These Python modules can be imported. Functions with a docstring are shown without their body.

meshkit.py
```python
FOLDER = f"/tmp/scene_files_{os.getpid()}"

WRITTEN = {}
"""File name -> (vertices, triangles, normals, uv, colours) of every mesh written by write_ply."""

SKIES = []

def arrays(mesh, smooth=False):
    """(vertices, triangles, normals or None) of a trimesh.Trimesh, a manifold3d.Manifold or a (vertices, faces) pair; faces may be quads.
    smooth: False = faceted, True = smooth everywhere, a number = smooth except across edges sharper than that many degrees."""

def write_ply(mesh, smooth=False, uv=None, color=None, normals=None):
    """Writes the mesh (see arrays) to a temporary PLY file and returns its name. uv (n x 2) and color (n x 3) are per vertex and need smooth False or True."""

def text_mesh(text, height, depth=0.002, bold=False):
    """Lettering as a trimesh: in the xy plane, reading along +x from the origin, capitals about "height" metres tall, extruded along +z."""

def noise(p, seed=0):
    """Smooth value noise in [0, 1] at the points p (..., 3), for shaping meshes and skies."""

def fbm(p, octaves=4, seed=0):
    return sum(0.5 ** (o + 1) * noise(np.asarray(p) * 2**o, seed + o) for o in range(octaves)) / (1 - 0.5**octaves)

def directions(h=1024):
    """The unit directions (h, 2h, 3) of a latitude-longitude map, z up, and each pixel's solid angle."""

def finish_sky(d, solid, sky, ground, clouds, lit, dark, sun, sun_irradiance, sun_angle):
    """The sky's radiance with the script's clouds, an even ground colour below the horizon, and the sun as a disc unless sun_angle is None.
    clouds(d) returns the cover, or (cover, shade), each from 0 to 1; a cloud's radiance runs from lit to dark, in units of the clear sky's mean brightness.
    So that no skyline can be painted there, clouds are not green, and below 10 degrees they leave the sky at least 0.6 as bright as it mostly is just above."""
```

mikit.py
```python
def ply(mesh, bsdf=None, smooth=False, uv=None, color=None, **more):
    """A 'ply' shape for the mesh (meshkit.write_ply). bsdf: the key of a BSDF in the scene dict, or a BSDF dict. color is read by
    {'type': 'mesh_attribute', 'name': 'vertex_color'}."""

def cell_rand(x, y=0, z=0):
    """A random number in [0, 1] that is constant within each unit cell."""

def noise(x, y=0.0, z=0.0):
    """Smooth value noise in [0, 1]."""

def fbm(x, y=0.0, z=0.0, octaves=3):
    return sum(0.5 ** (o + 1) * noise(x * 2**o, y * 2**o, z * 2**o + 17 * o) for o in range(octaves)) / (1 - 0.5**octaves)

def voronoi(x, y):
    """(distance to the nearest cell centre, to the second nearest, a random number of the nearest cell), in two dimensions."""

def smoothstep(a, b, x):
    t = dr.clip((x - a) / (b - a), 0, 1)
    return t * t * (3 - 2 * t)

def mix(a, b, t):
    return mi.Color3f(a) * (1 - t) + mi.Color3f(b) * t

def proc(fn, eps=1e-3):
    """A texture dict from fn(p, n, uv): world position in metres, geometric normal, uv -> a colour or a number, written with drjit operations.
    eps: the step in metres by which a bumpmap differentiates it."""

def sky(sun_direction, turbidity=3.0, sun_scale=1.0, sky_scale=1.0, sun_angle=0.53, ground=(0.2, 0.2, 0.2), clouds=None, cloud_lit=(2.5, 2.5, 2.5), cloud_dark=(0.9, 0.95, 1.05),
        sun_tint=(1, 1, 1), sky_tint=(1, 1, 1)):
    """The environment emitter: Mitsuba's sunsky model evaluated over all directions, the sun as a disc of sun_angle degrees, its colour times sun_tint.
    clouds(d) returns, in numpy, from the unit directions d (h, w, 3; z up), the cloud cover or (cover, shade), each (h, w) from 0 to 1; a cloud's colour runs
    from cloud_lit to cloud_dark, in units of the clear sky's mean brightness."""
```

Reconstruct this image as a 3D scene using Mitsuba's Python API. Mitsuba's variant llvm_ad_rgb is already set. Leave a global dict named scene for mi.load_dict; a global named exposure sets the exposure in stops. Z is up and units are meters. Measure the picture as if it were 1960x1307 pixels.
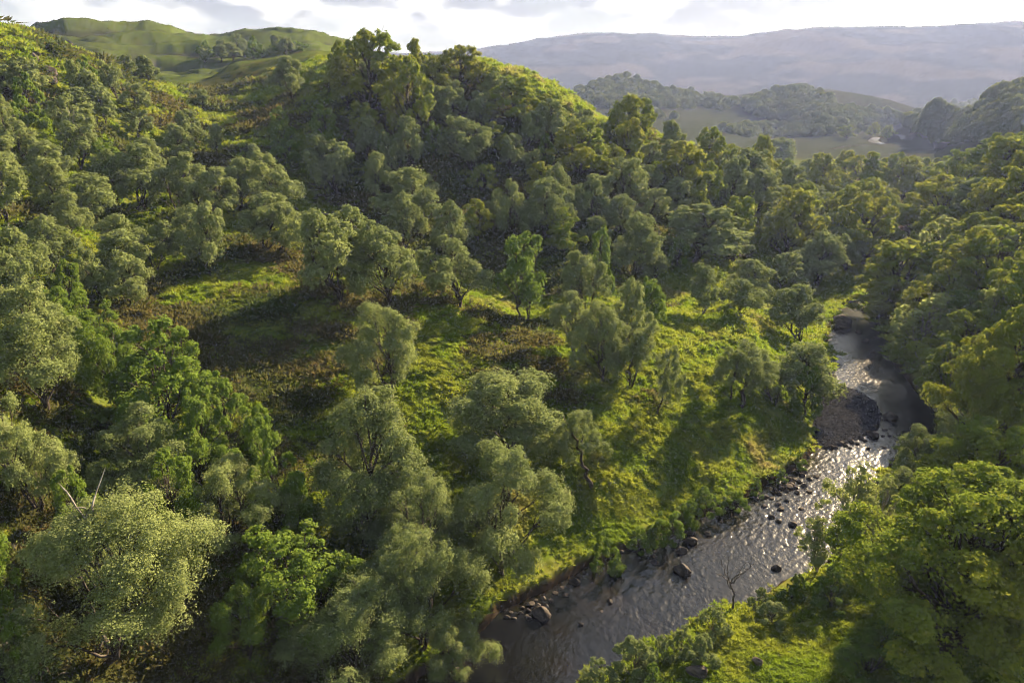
import math, random
import numpy as np, trimesh, drjit as dr, mitsuba as mi, mikit, meshkit, shapely
from scipy.interpolate import RBFInterpolator, RegularGridInterpolator
from scipy.spatial import cKDTree

T = mi.ScalarTransform4f
scene, labels = {}, {}

# ------------------------------------------------------------------ camera, sky, exposure
CAM_H, PITCH, FPX = 45.0, math.radians(19.7), 1349.0
W0, H0 = 1960.0, 1307.0
scene['camera'] = {'type': 'perspective', 'fov': 2 * math.degrees(math.atan(W0 / 2 / FPX)), 'fov_axis': 'x',
                   'near_clip': 1.0, 'far_clip': 30000.0,
                   'to_world': T().look_at(origin=[0, 0, CAM_H], target=[0, 100 * math.cos(PITCH), CAM_H - 100 * math.sin(PITCH)], up=[0, 0, 1])}
SUN_AZ, SUN_EL = math.radians(41), math.radians(26)
SUN = [math.sin(SUN_AZ) * math.cos(SUN_EL), math.cos(SUN_AZ) * math.cos(SUN_EL), math.sin(SUN_EL)]


def cloud_fn(d):
    az = np.arctan2(d[..., 0], d[..., 1])
    el = np.arcsin(np.clip(d[..., 2], -1, 1))
    q = np.stack([np.sin(az) * 5 * np.cos(el), np.cos(az) * 5 * np.cos(el), el * 11], -1) * 1.5
    n = meshkit.fbm(q + 3.1, 6, 5)
    m = meshkit.fbm(q * 1.9 + 11.7, 6, 9)
    thin = np.clip((el - 0.2) / 0.7, 0, 1)
    cover = np.clip((n - 0.42 - 0.2 * thin) * 7, 0, 1)
    glow = np.exp(-(np.degrees(np.arccos(np.clip(d @ np.array(SUN), -1, 1))) / 32.0) ** 2)
    cover = np.maximum(cover, 0.75 * glow)
    shade = np.clip((m - 0.47) * 9, 0, 1) * (1 - 0.75 * glow)
    return (0.35 + 0.65 * cover) * (1 - 0.55 * thin), shade


scene['sky'] = mikit.sky(SUN, turbidity=3.5, sun_scale=4.6, sky_scale=0.8, sun_angle=1.5, sun_tint=(0.95, 0.96, 0.97),
                         clouds=cloud_fn, cloud_lit=(4.5, 4.7, 5.0), cloud_dark=(1.3, 1.45, 1.7))
exposure = 1.8
HAZE_DENSITY = 0.000125

CT, ST = math.cos(PITCH), math.sin(PITCH)


def ray(px, py):
    dx, dy = (px - W0 / 2) / FPX, (H0 / 2 - py) / FPX
    return dx, CT + ST * dy, -ST + CT * dy


# ------------------------------------------------------------------ terrain height: survey points (pixel of the view, with range R or height z)
PTS = []


def P(px, py, R=None, z=None):
    x, y, dz = ray(px, py)
    h = math.hypot(x, y)
    t, az = dz / h, math.atan2(x, y)
    if R is None:
        R = (z - CAM_H) / t
    else:
        z = CAM_H + R * t
    PTS.append((az, R, z))


def H(px, R, z):
    az = math.atan((px - W0 / 2) / FPX)
    for _ in range(8):
        depth = R * math.cos(az) * CT + (CAM_H - z) * ST
        az = math.asin(max(-0.98, min(0.98, (px - W0 / 2) / FPX * depth / R)))
    PTS.append((az, R, z))


def A(deg, R, z):
    PTS.append((math.radians(deg), R, z))


# left slope and left hill
for a in [(0, 1300, None, 12), (0, 1000, None, 17), (0, 700, None, 22), (0, 430, 116), (65, 325, 140), (0, 200, 165), (0, 100, 180), (0, 52, 215),
          (200, 1290, None, 8), (200, 1000, None, 13), (200, 800, None, 15.5), (200, 620, None, 19), (200, 500, 114), (250, 400, 135), (250, 300, 160), (250, 200, 185),
          (110, 86, 214), (200, 122, 210), (300, 170, 205), (370, 195, 215),
          (400, 1250, None, 7), (600, 1150, None, 6), (500, 1000, None, 9), (700, 950, None, 7), (430, 830, None, 13), (500, 700, 82),
          # middle slope, knoll, meadow
          (495, 490, 115), (640, 575, 95), (765, 585, 95), (862, 587, 98), (1000, 627, 98), (1140, 730, 85), (1340, 605, 118), (1420, 775, 92), (1125, 930, 66), (725, 765, 75),
          (900, 800, 73), (900, 680, 85), (1100, 1040, None, 2), (1250, 930, None, 3), (1250, 800, None, 6.3), (1250, 600, 112), (1380, 582, 124), (1490, 640, None, 2.5), (800, 1100, None, 3.5),
          # green middle hill and the far left ridge
          (450, 118, 270), (560, 104, 268), (640, 100, 265), (375, 150, 275), (450, 150, 245), (450, 200, 215), (400, 260, 185), (500, 300, 165), (480, 400, 138), (600, 400, 150), (620, 430, 144),
          (60, 62, 480), (100, 40, 485), (200, 48, 485), (330, 55, 480), (385, 70, 475), (430, 65, 480), (520, 60, 480), (620, 62, 480), (200, 100, 370), (330, 140, 335), (400, 120, 350), (550, 98, 360),
          # wooded hill
          (900, 400, 150), (900, 300, 170), (900, 200, 188), (900, 130, 202), (720, 290, 168), (720, 190, 184), (720, 125, 205), (1000, 140, 212), (1050, 163, 213), (1095, 192, 208),
          (1100, 400, 154), (1100, 300, 178), (1100, 500, 130), (1250, 500, 145), (1250, 400, 170), (1250, 300, 205), (1250, 258, 225), (1400, 480, 175), (1400, 380, 205), (1400, 312, 235),
          (1550, 480, None, 4), (1550, 400, None, 6), (1550, 352, None, 8), (1620, 420, None, 1.5), (1625, 350, None, 1.5),
          # right bank
          (1790, 845, None, 1.5), (1960, 850, None, 7), (1400, 1250, None, 3), (1250, 1295, None, 2), (1700, 1280, None, 4), (1960, 1290, None, 7), (1550, 1150, None, 2.2), (1720, 1000, None, 2), (1960, 1050, None, 7), (1780, 600, None, 3), (1800, 440, None, 4),
          # flats and hills far off
          (1600, 290, None, 1), (1700, 285, None, 0.6), (1680, 268, None, 0.6), (1640, 283, None, 0.6), (1790, 284, None, 1), (1500, 255, None, 2), (1350, 240, 700), (1350, 206, 900), (1450, 208, 860), (1700, 248, None, 1.2), (1750, 263, None, 1.2), (1790, 273, None, 1.5), (1560, 225, 800),
          (1190, 152, 1000), (1110, 168, 1000), (1300, 178, 1000), (1410, 196, 950), (1470, 178, 960), (1560, 171, 1000), (1640, 190, 1000), (1710, 207, 1000), (1250, 200, 850),
          (1960, 178, 600), (1900, 188, 620), (1800, 204, 680), (1750, 232, 760),
          (930, 98, 2600), (1000, 85, 2600), (1060, 77, 2600), (1120, 71, 2600), (1200, 74, 2600), (1300, 82, 2600), (1390, 85, 2600), (1470, 70, 2600), (1540, 61, 2600), (1610, 59, 2600), (1670, 67, 2600), (1760, 62, 2600), (1850, 58, 2600), (1930, 55, 2600), (1960, 63, 2600)]:
    P(*a)
for a in [(0, 265, 55), (200, 262, 46), (0, 400, 62), (450, 312, 50), (600, 312, 53), (720, 255, 51), (900, 255, 45), (1000, 275, 36), (1100, 275, 24), (1250, 300, 16), (1400, 310, 6), (1550, 350, 2.5),
          (1000, 113, 9.5), (860, 111, 14.5), (1250, 128, 6.5), (720, 110, 17.5), (1400, 148, 4.5), (620, 480 * 1.3, 70), (200, 640, 70),
          (1960, 90, 12), (1960, 125, 12), (1960, 160, 13), (1960, 210, 22), (1960, 265, 28), (1960, 340, 14), (1850, 130, 7), (1850, 170, 9), (1850, 215, 13), (1850, 270, 12), (1850, 330, 4), (1740, 330, 2.5), (1740, 250, 3.5), (1960, 440, 12),
          (1190, 1400, 10), (1560, 1400, 5), (1800, 1200, 4), (1960, 900, 40), (1000, 600, 25), (1000, 1000, 20), (1150, 600, 15), (1150, 420, 16), (800, 600, 45), (800, 1200, 40),
          (600, 2600, 150), (0, 2600, 150), (300, 1400, 60), (800, 1700, 25), (1200, 1750, 16), (1600, 1750, 16), (1960, 1750, 24), (1960, 1200, 25), (1000, 3900, 200), (1600, 3900, 240), (0, 3900, 140), (300, 1800, 60), (1740, 450, 1), (1700, 450, 0.6), (1800, 420, 1.5), (1850, 410, 3), (1700, 600, 0.7), (1740, 600, 1), (1640, 600, 0.7), (1640, 450, 0.8), (1740, 700, 1.5), (1790, 560, 1.5), (1700, 700, 1), (1850, 520, 6)]:
    H(*a)
for s, zs in ((-50, (5, 15, 26, 45, 62, 80, 60, 60, 150)), (-80, (5, 14, 24, 42, 60, 75, 60, 60, 150)), (-125, (3, 8, 18, 36, 50, 60, 50, 50, 120)), (-180, (1, 2, 3, 5, 10, 20, 20, 30, 80)), (180, (1, 2, 3, 5, 10, 20, 20, 30, 80)),
              (125, (2, 5, 10, 20, 32, 40, 40, 50, 120)), (85, (3, 7, 14, 24, 34, 45, 50, 60, 150)), (50, (2, 6, 11, 16, 24, 40, 40, 40, 170))):
    for R, z in zip((20, 45, 80, 150, 230, 450, 1000, 1800, 3000), zs):
        A(s, R, z)
for s in (-30, -10, 10, 30):
    A(s, 12, 1.0)
    A(s, 28, 1.2)

# the river on z = 0 (left bank then right bank, seen in the view)
LEFT = [(600, 1420), (700, 1365), (800, 1300), (925, 1205), (955, 1170), (1055, 1125), (1110, 1093), (1200, 1052), (1290, 1012), (1400, 968), (1440, 942), (1530, 893), (1568, 852), (1578, 800), (1580, 735), (1584, 690), (1584, 640), (1592, 602), (1615, 582), (1668, 555), (1700, 500), (1712, 450), (1712, 390), (1706, 340), (1690, 312)]
RIGHT = [(1700, 310), (1726, 340), (1734, 390), (1738, 450), (1732, 505), (1712, 560), (1668, 596), (1690, 620), (1698, 655), (1715, 700), (1752, 745), (1790, 790), (1795, 835), (1720, 868), (1690, 905), (1652, 962), (1612, 1040), (1572, 1088), (1500, 1112), (1440, 1158), (1345, 1172), (1275, 1225), (1185, 1268), (1090, 1312), (1040, 1365), (1000, 1420)]
BAR = [(1560, 800), (1572, 742), (1600, 735), (1640, 748), (1672, 768), (1684, 795), (1676, 820), (1640, 838), (1610, 850), (1580, 858), (1560, 850)]
FARW = [[(1584, 287), (1612, 282.5), (1640, 280), (1666, 278), (1664, 279.2), (1640, 281.3), (1614, 283.8), (1598, 287)], [(1660, 270.5), (1672, 263), (1682, 263), (1685, 265), (1679, 269), (1684, 272), (1700, 276), (1690, 277.5), (1672, 275)]]


def on_plane(px, py, z=0.0):
    x, y, dz = ray(px, py)
    k = (z - CAM_H) / dz
    return x * k, y * k


RIVER0 = shapely.Polygon([on_plane(*p) for p in LEFT + RIGHT]).buffer(0)
# further down, past the frame, the river runs on below the viewer
RIVER0 = RIVER0.union(shapely.Polygon([on_plane(700, 1365), on_plane(1040, 1365), (8, 20), (4, -10), (-10, -60), (-24, -60), (-16, -8), (-12, 20)]).buffer(0))
BARP = shapely.Polygon([on_plane(*p) for p in BAR]).buffer(1.2).buffer(-1.2)
FARP = shapely.union_all([shapely.Polygon([on_plane(*p, 0.0) for p in q]).buffer(0.5) for q in FARW])
RIVER = RIVER0.buffer(1).buffer(-1).difference(BARP)
ALLW = RIVER.union(FARP)


def edge_points(poly, step):
    out = []
    for g in getattr(poly, 'geoms', [poly]):
        for ring in (g.exterior, *g.interiors):
            n = max(8, int(ring.length / step))
            out.append(np.array([ring.interpolate(i / n, normalized=True).coords[0] for i in range(n)]))
    return np.vstack(out)


RIVER_TREE = cKDTree(edge_points(ALLW, 0.5))


def river_distance(x, y):
    """Signed distance to the water's edge, positive on land."""
    d = RIVER_TREE.query(np.stack([x, y], -1))[0]
    return np.where(shapely.contains_xy(ALLW, x, y), -d, d)


pts = np.array(PTS)
RBF = RBFInterpolator(np.stack([pts[:, 0] * 2.4, np.log(pts[:, 1])], 1), pts[:, 2] / pts[:, 1], kernel='thin_plate_spline', smoothing=2e-4, degree=1)


def sm(a, b, x):
    t = np.clip((x - a) / (b - a), 0, 1)
    return t * t * (3 - 2 * t)


def f3(x, y, s, o=4, seed=0):
    return meshkit.fbm(np.stack([x / s, y / s, x * 0 + seed * 7.3], -1), o, seed)


AZ = np.concatenate([np.radians(np.linspace(-180, -42, 47)[:-1]), np.radians(np.linspace(-42, 42, 521)), np.radians(np.linspace(42, 180, 47)[1:])])
LR = np.concatenate([np.log(np.geomspace(6, 34, 25)[:-1]), np.log(np.geomspace(34, 260, 460)[:-1]), np.log(np.geomspace(260, 1200, 170)[:-1]), np.log(np.geomspace(1200, 4000, 120))])
ga, gl = np.meshgrid(AZ, LR, indexing='ij')
gr = np.exp(gl)
gx, gy = gr * np.sin(ga), gr * np.cos(ga)
ca, cl = np.meshgrid(np.unique(np.concatenate([np.radians(np.linspace(-180, -42, 40)), np.radians(np.linspace(-42, 42, 150)), np.radians(np.linspace(42, 180, 40))])), np.linspace(LR[0], LR[-1], 240), indexing='ij')
base = RegularGridInterpolator((ca[:, 0], cl[0]), RBF(np.stack([ca.ravel() * 2.4, cl.ravel()], 1)).reshape(ca.shape))(np.stack([ga, gl], -1)) * gr
near = 1 - sm(260, 420, gr)
dist = np.full(gx.shape, 500.0)
ok = (gr < 900) & (gy > -90)
dist[ok] = river_distance(gx[ok], gy[ok])
bankw = sm(0.0, 7.0, dist)
hummock = (f3(gx, gy, 9, 3, 1) - 0.5) * 1.5 + (f3(gx, gy, 1.5, 3, 2) - 0.5) * 0.75 + (f3(gx, gy, 3.2, 2, 6) - 0.5) * 0.6
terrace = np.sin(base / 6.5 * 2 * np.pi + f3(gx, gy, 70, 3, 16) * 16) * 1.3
crag = terrace * 1.4 + (f3(gx, gy, 9, 3, 15) - 0.5) * 3.4 + np.abs(f3(gx, gy, 60, 5, 3) - 0.5) * -12 + (f3(gx, gy, 22, 4, 4) - 0.5) * 6
mount = -np.abs(f3(gx, gy, 420, 5, 5) - 0.5) * 85 + (f3(gx, gy, 90, 4, 8) - 0.5) * 14 + 2
gz = np.maximum(base, 0.25) + hummock * near * sm(4, 30, gr) + crag * sm(230, 330, gr) * (1 - sm(560, 800, gr)) * sm(12, 40, base) + mount * sm(1300, 2300, gr) * sm(10, 120, base) * np.clip(base / 200, 0, 1)
bank = np.where(dist < 0, -0.9 * sm(0, 2.5, -dist) - 0.05, np.minimum(dist * 1.3, 1.0) + (f3(gx, gy, 1.0, 3, 12) - 0.5) * 0.5 * sm(0, 1, dist))
gz = np.where(dist < 7, bank * (1 - bankw) + gz * bankw, gz)
gz = np.minimum(gz, 300.0)
inbar = np.zeros(gx.shape, bool)
inbar[ok] = shapely.contains_xy(BARP.buffer(0.5), gx[ok], gy[ok])
gz = np.where(inbar, np.minimum(0.13 * np.maximum(dist, 0) + 0.03, 0.5) + (f3(gx, gy, 4, 3, 14) - 0.45) * 0.25 * sm(0.3, 2, dist), gz)
HEIGHT = RegularGridInterpolator((AZ, LR), gz, bounds_error=False, fill_value=None)


def ground(x, y):
    x, y = np.asarray(x, float), np.asarray(y, float)
    return HEIGHT(np.stack([np.arctan2(x, y), np.log(np.maximum(np.hypot(x, y), 6.1))], -1))


_RR = np.geomspace(25, 3900, 2600)


def ground_at(px, py):
    """The point where the line of sight through this pixel meets the ground."""
    x, y, dz = ray(px, py)
    h = math.hypot(x, y)
    X, Y, Z = _RR * x / h, _RR * y / h, CAM_H + _RR * dz / h
    hit = np.nonzero(ground(X, Y) > Z)[0]
    k = hit[0] if len(hit) else len(_RR) - 1
    return X[k], Y[k], float(ground(X[k], Y[k]))


# ground cover colours (what grows or lies there; far terraces also get painted shade)
def mixc(a, b, t):
    return a * (1 - t[..., None]) + np.asarray(b) * t[..., None]


n1, n2, n3, n4 = f3(gx, gy, 14, 4, 21), f3(gx, gy, 3.0, 4, 22), f3(gx, gy, 40, 4, 23), f3(gx, gy, 0.9, 3, 24)
gslope = np.gradient(gz, axis=1) / np.maximum(np.gradient(gr, axis=1), 1e-6)
col = np.broadcast_to(np.array([0.105, 0.15, 0.02]), gz.shape + (3,)).copy()
col = mixc(col, [0.155, 0.18, 0.035], sm(0.42, 0.62, n2))
col = mixc(col, [0.12, 0.085, 0.035], sm(0.52, 0.68, n1) * sm(0.4, 0.6, n2) * (0.4 + 0.6 * sm(5, 11, gz)))
col = mixc(col, [0.05, 0.075, 0.016], sm(0.55, 0.75, n4) * 0.6)
lefthill = sm(0.2, 0.4, -ga) * sm(140, 170, gr) * (1 - sm(240, 280, gr))
col = mixc(col, [0.05, 0.048, 0.02], lefthill * (0.1 + 0.8 * sm(0.45, 0.56, f3(gx, gy, 11, 4, 51))))
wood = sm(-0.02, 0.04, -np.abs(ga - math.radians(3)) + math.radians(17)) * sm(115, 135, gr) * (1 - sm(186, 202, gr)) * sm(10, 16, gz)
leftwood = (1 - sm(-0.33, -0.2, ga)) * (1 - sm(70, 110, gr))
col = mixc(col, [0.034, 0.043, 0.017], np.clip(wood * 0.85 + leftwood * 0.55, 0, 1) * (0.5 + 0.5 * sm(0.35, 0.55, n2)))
col = mixc(col, [0.045, 0.038, 0.024], sm(0.46, 0.56, f3(gx, gy, 22, 4, 31)) * sm(0.38, 0.55, f3(gx, gy, 7, 3, 32)) * sm(225, 300, gr) * (1 - sm(560, 700, gr)))
col = mixc(col, [0.06, 0.085, 0.018], sm(225, 290, gr) * (base > 30) * 0.75)
col = mixc(col, [0.032, 0.034, 0.018], sm(0.3, 1.0, terrace / -1.3 + 1.2 * (f3(gx, gy, 18, 3, 61) - 0.5)) * sm(225, 290, gr) * (1 - sm(560, 700, gr)) * (base > 30) * 0.85)  # shade of the terrace steps put into the colour, as dark heather bands
col = mixc(col, [0.034, 0.042, 0.02], sm(420, 600, gr) * (base < 50))
col = mixc(col, [0.042, 0.045, 0.024], sm(0.45, 0.6, n3) * sm(450, 600, gr) * 0.7)
col = mixc(col, [0.022, 0.028, 0.026], sm(1200, 1700, gr))
col = mixc(col, [0.055, 0.05, 0.038], sm(1200, 1700, gr) * sm(0.5, 0.62, f3(gx, gy, 160, 4, 37)))
rockm = sm(0.55, 0.8, np.abs(gslope)) * sm(0.4, 0.55, n2)
col = mixc(col, [0.16, 0.15, 0.14], rockm * (gr < 600) * (dist > 6))
col = mixc(col, [0.04, 0.03, 0.02], (1 - sm(0.45, 0.95, gz)) * (dist < 3))
col = mixc(col, [0.02, 0.022, 0.028], np.where(inbar, 1.0, 0.0))
col *= (0.8 + 0.4 * f3(gx, gy, 0.6, 2, 33))[..., None]


def grid_faces(n, m):
    i = np.arange(n * m).reshape(n, m)
    a, b, c, d = i[:-1, :-1].ravel(), i[1:, :-1].ravel(), i[1:, 1:].ravel(), i[:-1, 1:].ravel()
    return np.vstack([np.stack([a, b, c], 1), np.stack([a, c, d], 1)])


GV = np.stack([gx, gy, gz], -1).reshape(-1, 3)
GF = grid_faces(*gz.shape)[:, [0, 2, 1]]
scene['ground_material'] = {'type': 'twosided', 'b': {'type': 'diffuse', 'reflectance': {'type': 'mesh_attribute', 'name': 'vertex_color'}}}
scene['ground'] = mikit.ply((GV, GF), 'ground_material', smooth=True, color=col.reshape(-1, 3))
labels['ground'] = {'label': 'grassy and bracken covered valley sides, hills and far mountains', 'kind': 'structure'}

# ------------------------------------------------------------------ river water
rng = np.random.default_rng(7)


def water_sheet(poly, step):
    x0, y0, x1, y1 = poly.bounds
    xs, ys = np.arange(x0, x1 + step, step), np.arange(y0, y1 + step, step)
    X, Y = np.meshgrid(xs, ys, indexing='ij')
    inside = shapely.contains_xy(poly, X, Y)
    keep = inside[:-1, :-1] | inside[1:, :-1] | inside[1:, 1:] | inside[:-1, 1:]
    i = np.arange(X.size).reshape(X.shape)
    a, b, c, d = i[:-1, :-1][keep], i[1:, :-1][keep], i[1:, 1:][keep], i[:-1, 1:][keep]
    f = np.vstack([np.stack([a, b, c], 1), np.stack([a, c, d], 1)])
    used, inv = np.unique(f, return_inverse=True)
    return X.ravel()[used], Y.ravel()[used], inv.reshape(-1, 3)


wx, wy, wf = water_sheet(RIVER0.union(BARP).buffer(2.5).intersection(shapely.box(-40, 15, 130, 420)), 0.2)
u, v = (wx * 0.45 + wy * 0.89), (wx * 0.89 - wy * 0.45)
rough = sm(0.38, 0.62, f3(wx, wy, 11, 3, 41))
wz = (f3(u, v * 1.7, 0.85, 3, 42) - 0.5) * (0.02 + 0.08 * rough) + (f3(u * 1.0, v * 1.5, 0.4, 2, 43) - 0.5) * (0.018 + 0.06 * rough)
wz = wz * np.clip(1.2 - np.hypot(wx, wy) / 320, 0.3, 1)
scene['river_material'] = {'type': 'bumpmap', 'arbitrary': mikit.proc(lambda p, n, uv: mikit.fbm(p.x * 3.1, p.y * 3.1, 0.0, 3), 0.05), 'scale': 0.045,
                           'b': {'type': 'principled', 'base_color': mikit.proc(lambda p, n, uv: mikit.mix((0.003, 0.0035, 0.005), (0.008, 0.0055, 0.0045), mikit.smoothstep(0.45, 0.7, mikit.fbm(p.x * 0.12, p.y * 0.12, 3.0, 3)))), 'roughness': 0.19, 'eta': 1.75}}
scene['river'] = mikit.ply((np.stack([wx, wy, wz], 1), wf), 'river_material', smooth=True)
labels['river'] = {'label': 'shallow dark peaty river rippling over stones', 'kind': 'structure'}
fx, fy, ff = water_sheet(FARP.buffer(3), 3.0)
scene['far_river'] = mikit.ply((np.stack([fx, fy, fx * 0 + 0.02], 1), ff), 'river_material', smooth=True)
labels['far_river'] = {'label': 'bright bend of the river on the distant valley flats', 'kind': 'structure'}

# ------------------------------------------------------------------ leaf, bark and stone materials


def leaf_material(name, c0, c1, c2, trans=0.95):
    def fn(p, n, uv):
        a = mikit.fbm(p.x * 0.09, p.y * 0.09, p.z * 0.05, 2)
        b = mikit.noise(p.x * 1.7, p.y * 1.7, p.z * 1.7)
        return mikit.mix(mikit.mix(c0, c1, mikit.smoothstep(0.3, 0.7, a)), c2, mikit.smoothstep(0.55, 1.0, b) * 0.6)
    scene[name] = {'type': 'principledthin', 'base_color': mikit.proc(fn), 'roughness': 0.55, 'diff_trans': trans, 'eta': 1.35, 'spec_trans': 0.0}


leaf_material('birch_leaves', (0.205, 0.26, 0.10), (0.265, 0.32, 0.12), (0.32, 0.35, 0.17), 0.65)
leaf_material('bright_leaves', (0.16, 0.245, 0.045), (0.18, 0.265, 0.045), (0.23, 0.27, 0.07), 0.8)
leaf_material('oak_leaves', (0.20, 0.27, 0.042), (0.28, 0.31, 0.046), (0.38, 0.36, 0.065), 0.75)
leaf_material('ash_leaves', (0.32, 0.38, 0.13), (0.35, 0.40, 0.13), (0.40, 0.41, 0.18), 1.0)
scene['grass_leaves'] = {'type': 'principledthin', 'roughness': 0.6, 'diff_trans': 1.0, 'eta': 1.35, 'spec_trans': 0.0, 'base_color': mikit.proc(lambda p, n, uv: mikit.mix(
    mikit.mix((0.20, 0.29, 0.03), (0.28, 0.33, 0.045), mikit.smoothstep(0.3, 0.7, mikit.fbm(p.x * 0.35, p.y * 0.35, 1.0, 3))), (0.36, 0.32, 0.13), mikit.smoothstep(0.6, 0.84, mikit.fbm(p.x * 0.13 + 40, p.y * 0.13, 2.0, 4)) * (0.35 + 0.65 * mikit.noise(p.x * 1.1, p.y * 1.1, 4.0))))}
leaf_material('bracken_leaves', (0.085, 0.125, 0.035), (0.13, 0.125, 0.045), (0.2, 0.14, 0.07), 0.8)
leaf_material('far_leaves', (0.13, 0.17, 0.06), (0.16, 0.19, 0.06), (0.18, 0.19, 0.07), 0.8)
scene['bark'] = {'type': 'twosided', 'b': {'type': 'principled', 'base_color': mikit.proc(lambda p, n, uv: mikit.mix((0.045, 0.035, 0.028), (0.12, 0.105, 0.09), mikit.smoothstep(0.45, 0.8, mikit.fbm(p.x * 2, p.y * 2, p.z * 1.0, 3)))), 'roughness': 0.9}}
scene['pale_bark'] = {'type': 'twosided', 'b': {'type': 'principled', 'base_color': mikit.proc(lambda p, n, uv: mikit.mix((0.16, 0.15, 0.135), (0.38, 0.36, 0.33), mikit.smoothstep(0.4, 0.7, mikit.fbm(p.x * 2, p.y * 2, p.z * 3.0, 3)))), 'roughness': 0.85}}
scene['stone'] = {'type': 'twosided', 'b': {'type': 'principled', 'base_color': mikit.proc(lambda p, n, uv: mikit.mix((0.04, 0.036, 0.034), (0.13, 0.11, 0.095), mikit.smoothstep(0.35, 0.75, mikit.fbm(p.x * 1.3, p.y * 1.3, p.z * 3, 4)))), 'roughness': 0.9, 'specular': 0.2}}
scene['shingle'] = {'type': 'twosided', 'b': {'type': 'principled', 'base_color': mikit.proc(lambda p, n, uv: mikit.mix((0.016, 0.018, 0.025), (0.045, 0.048, 0.06), mikit.cell_rand(p.x * 2.3, p.y * 2.3, 1.0))), 'roughness': 1.0, 'specular': 0.05}}

# ------------------------------------------------------------------ tree kinds


def tube(points, r0, r1, sides=6):
    p = np.asarray(points, float)
    n = len(p)
    t = np.gradient(p, axis=0)
    t /= np.linalg.norm(t, axis=1, keepdims=True) + 1e-9
    a = np.cross(t, [0.31, 0.95, 0.05])
    a /= np.linalg.norm(a, axis=1, keepdims=True) + 1e-9
    b = np.cross(t, a)
    ang = np.arange(sides) * 2 * np.pi / sides
    r = np.linspace(r0, r1, n)[:, None, None]
    v = p[:, None] + r * (np.cos(ang)[None, :, None] * a[:, None] + np.sin(ang)[None, :, None] * b[:, None])
    i = np.arange(n * sides).reshape(n, sides)
    j = np.roll(i, -1, 1)
    f = np.vstack([np.stack([i[:-1].ravel(), j[:-1].ravel(), j[1:].ravel()], 1), np.stack([i[:-1].ravel(), j[1:].ravel(), i[1:].ravel()], 1)])
    return v.reshape(-1, 3), f


def join(parts):
    vs, fs, at = [], [], 0
    for v, f in parts:
        vs.append(v)
        fs.append(f + at)
        at += len(v)
    return np.vstack(vs), np.vstack(fs)


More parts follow.
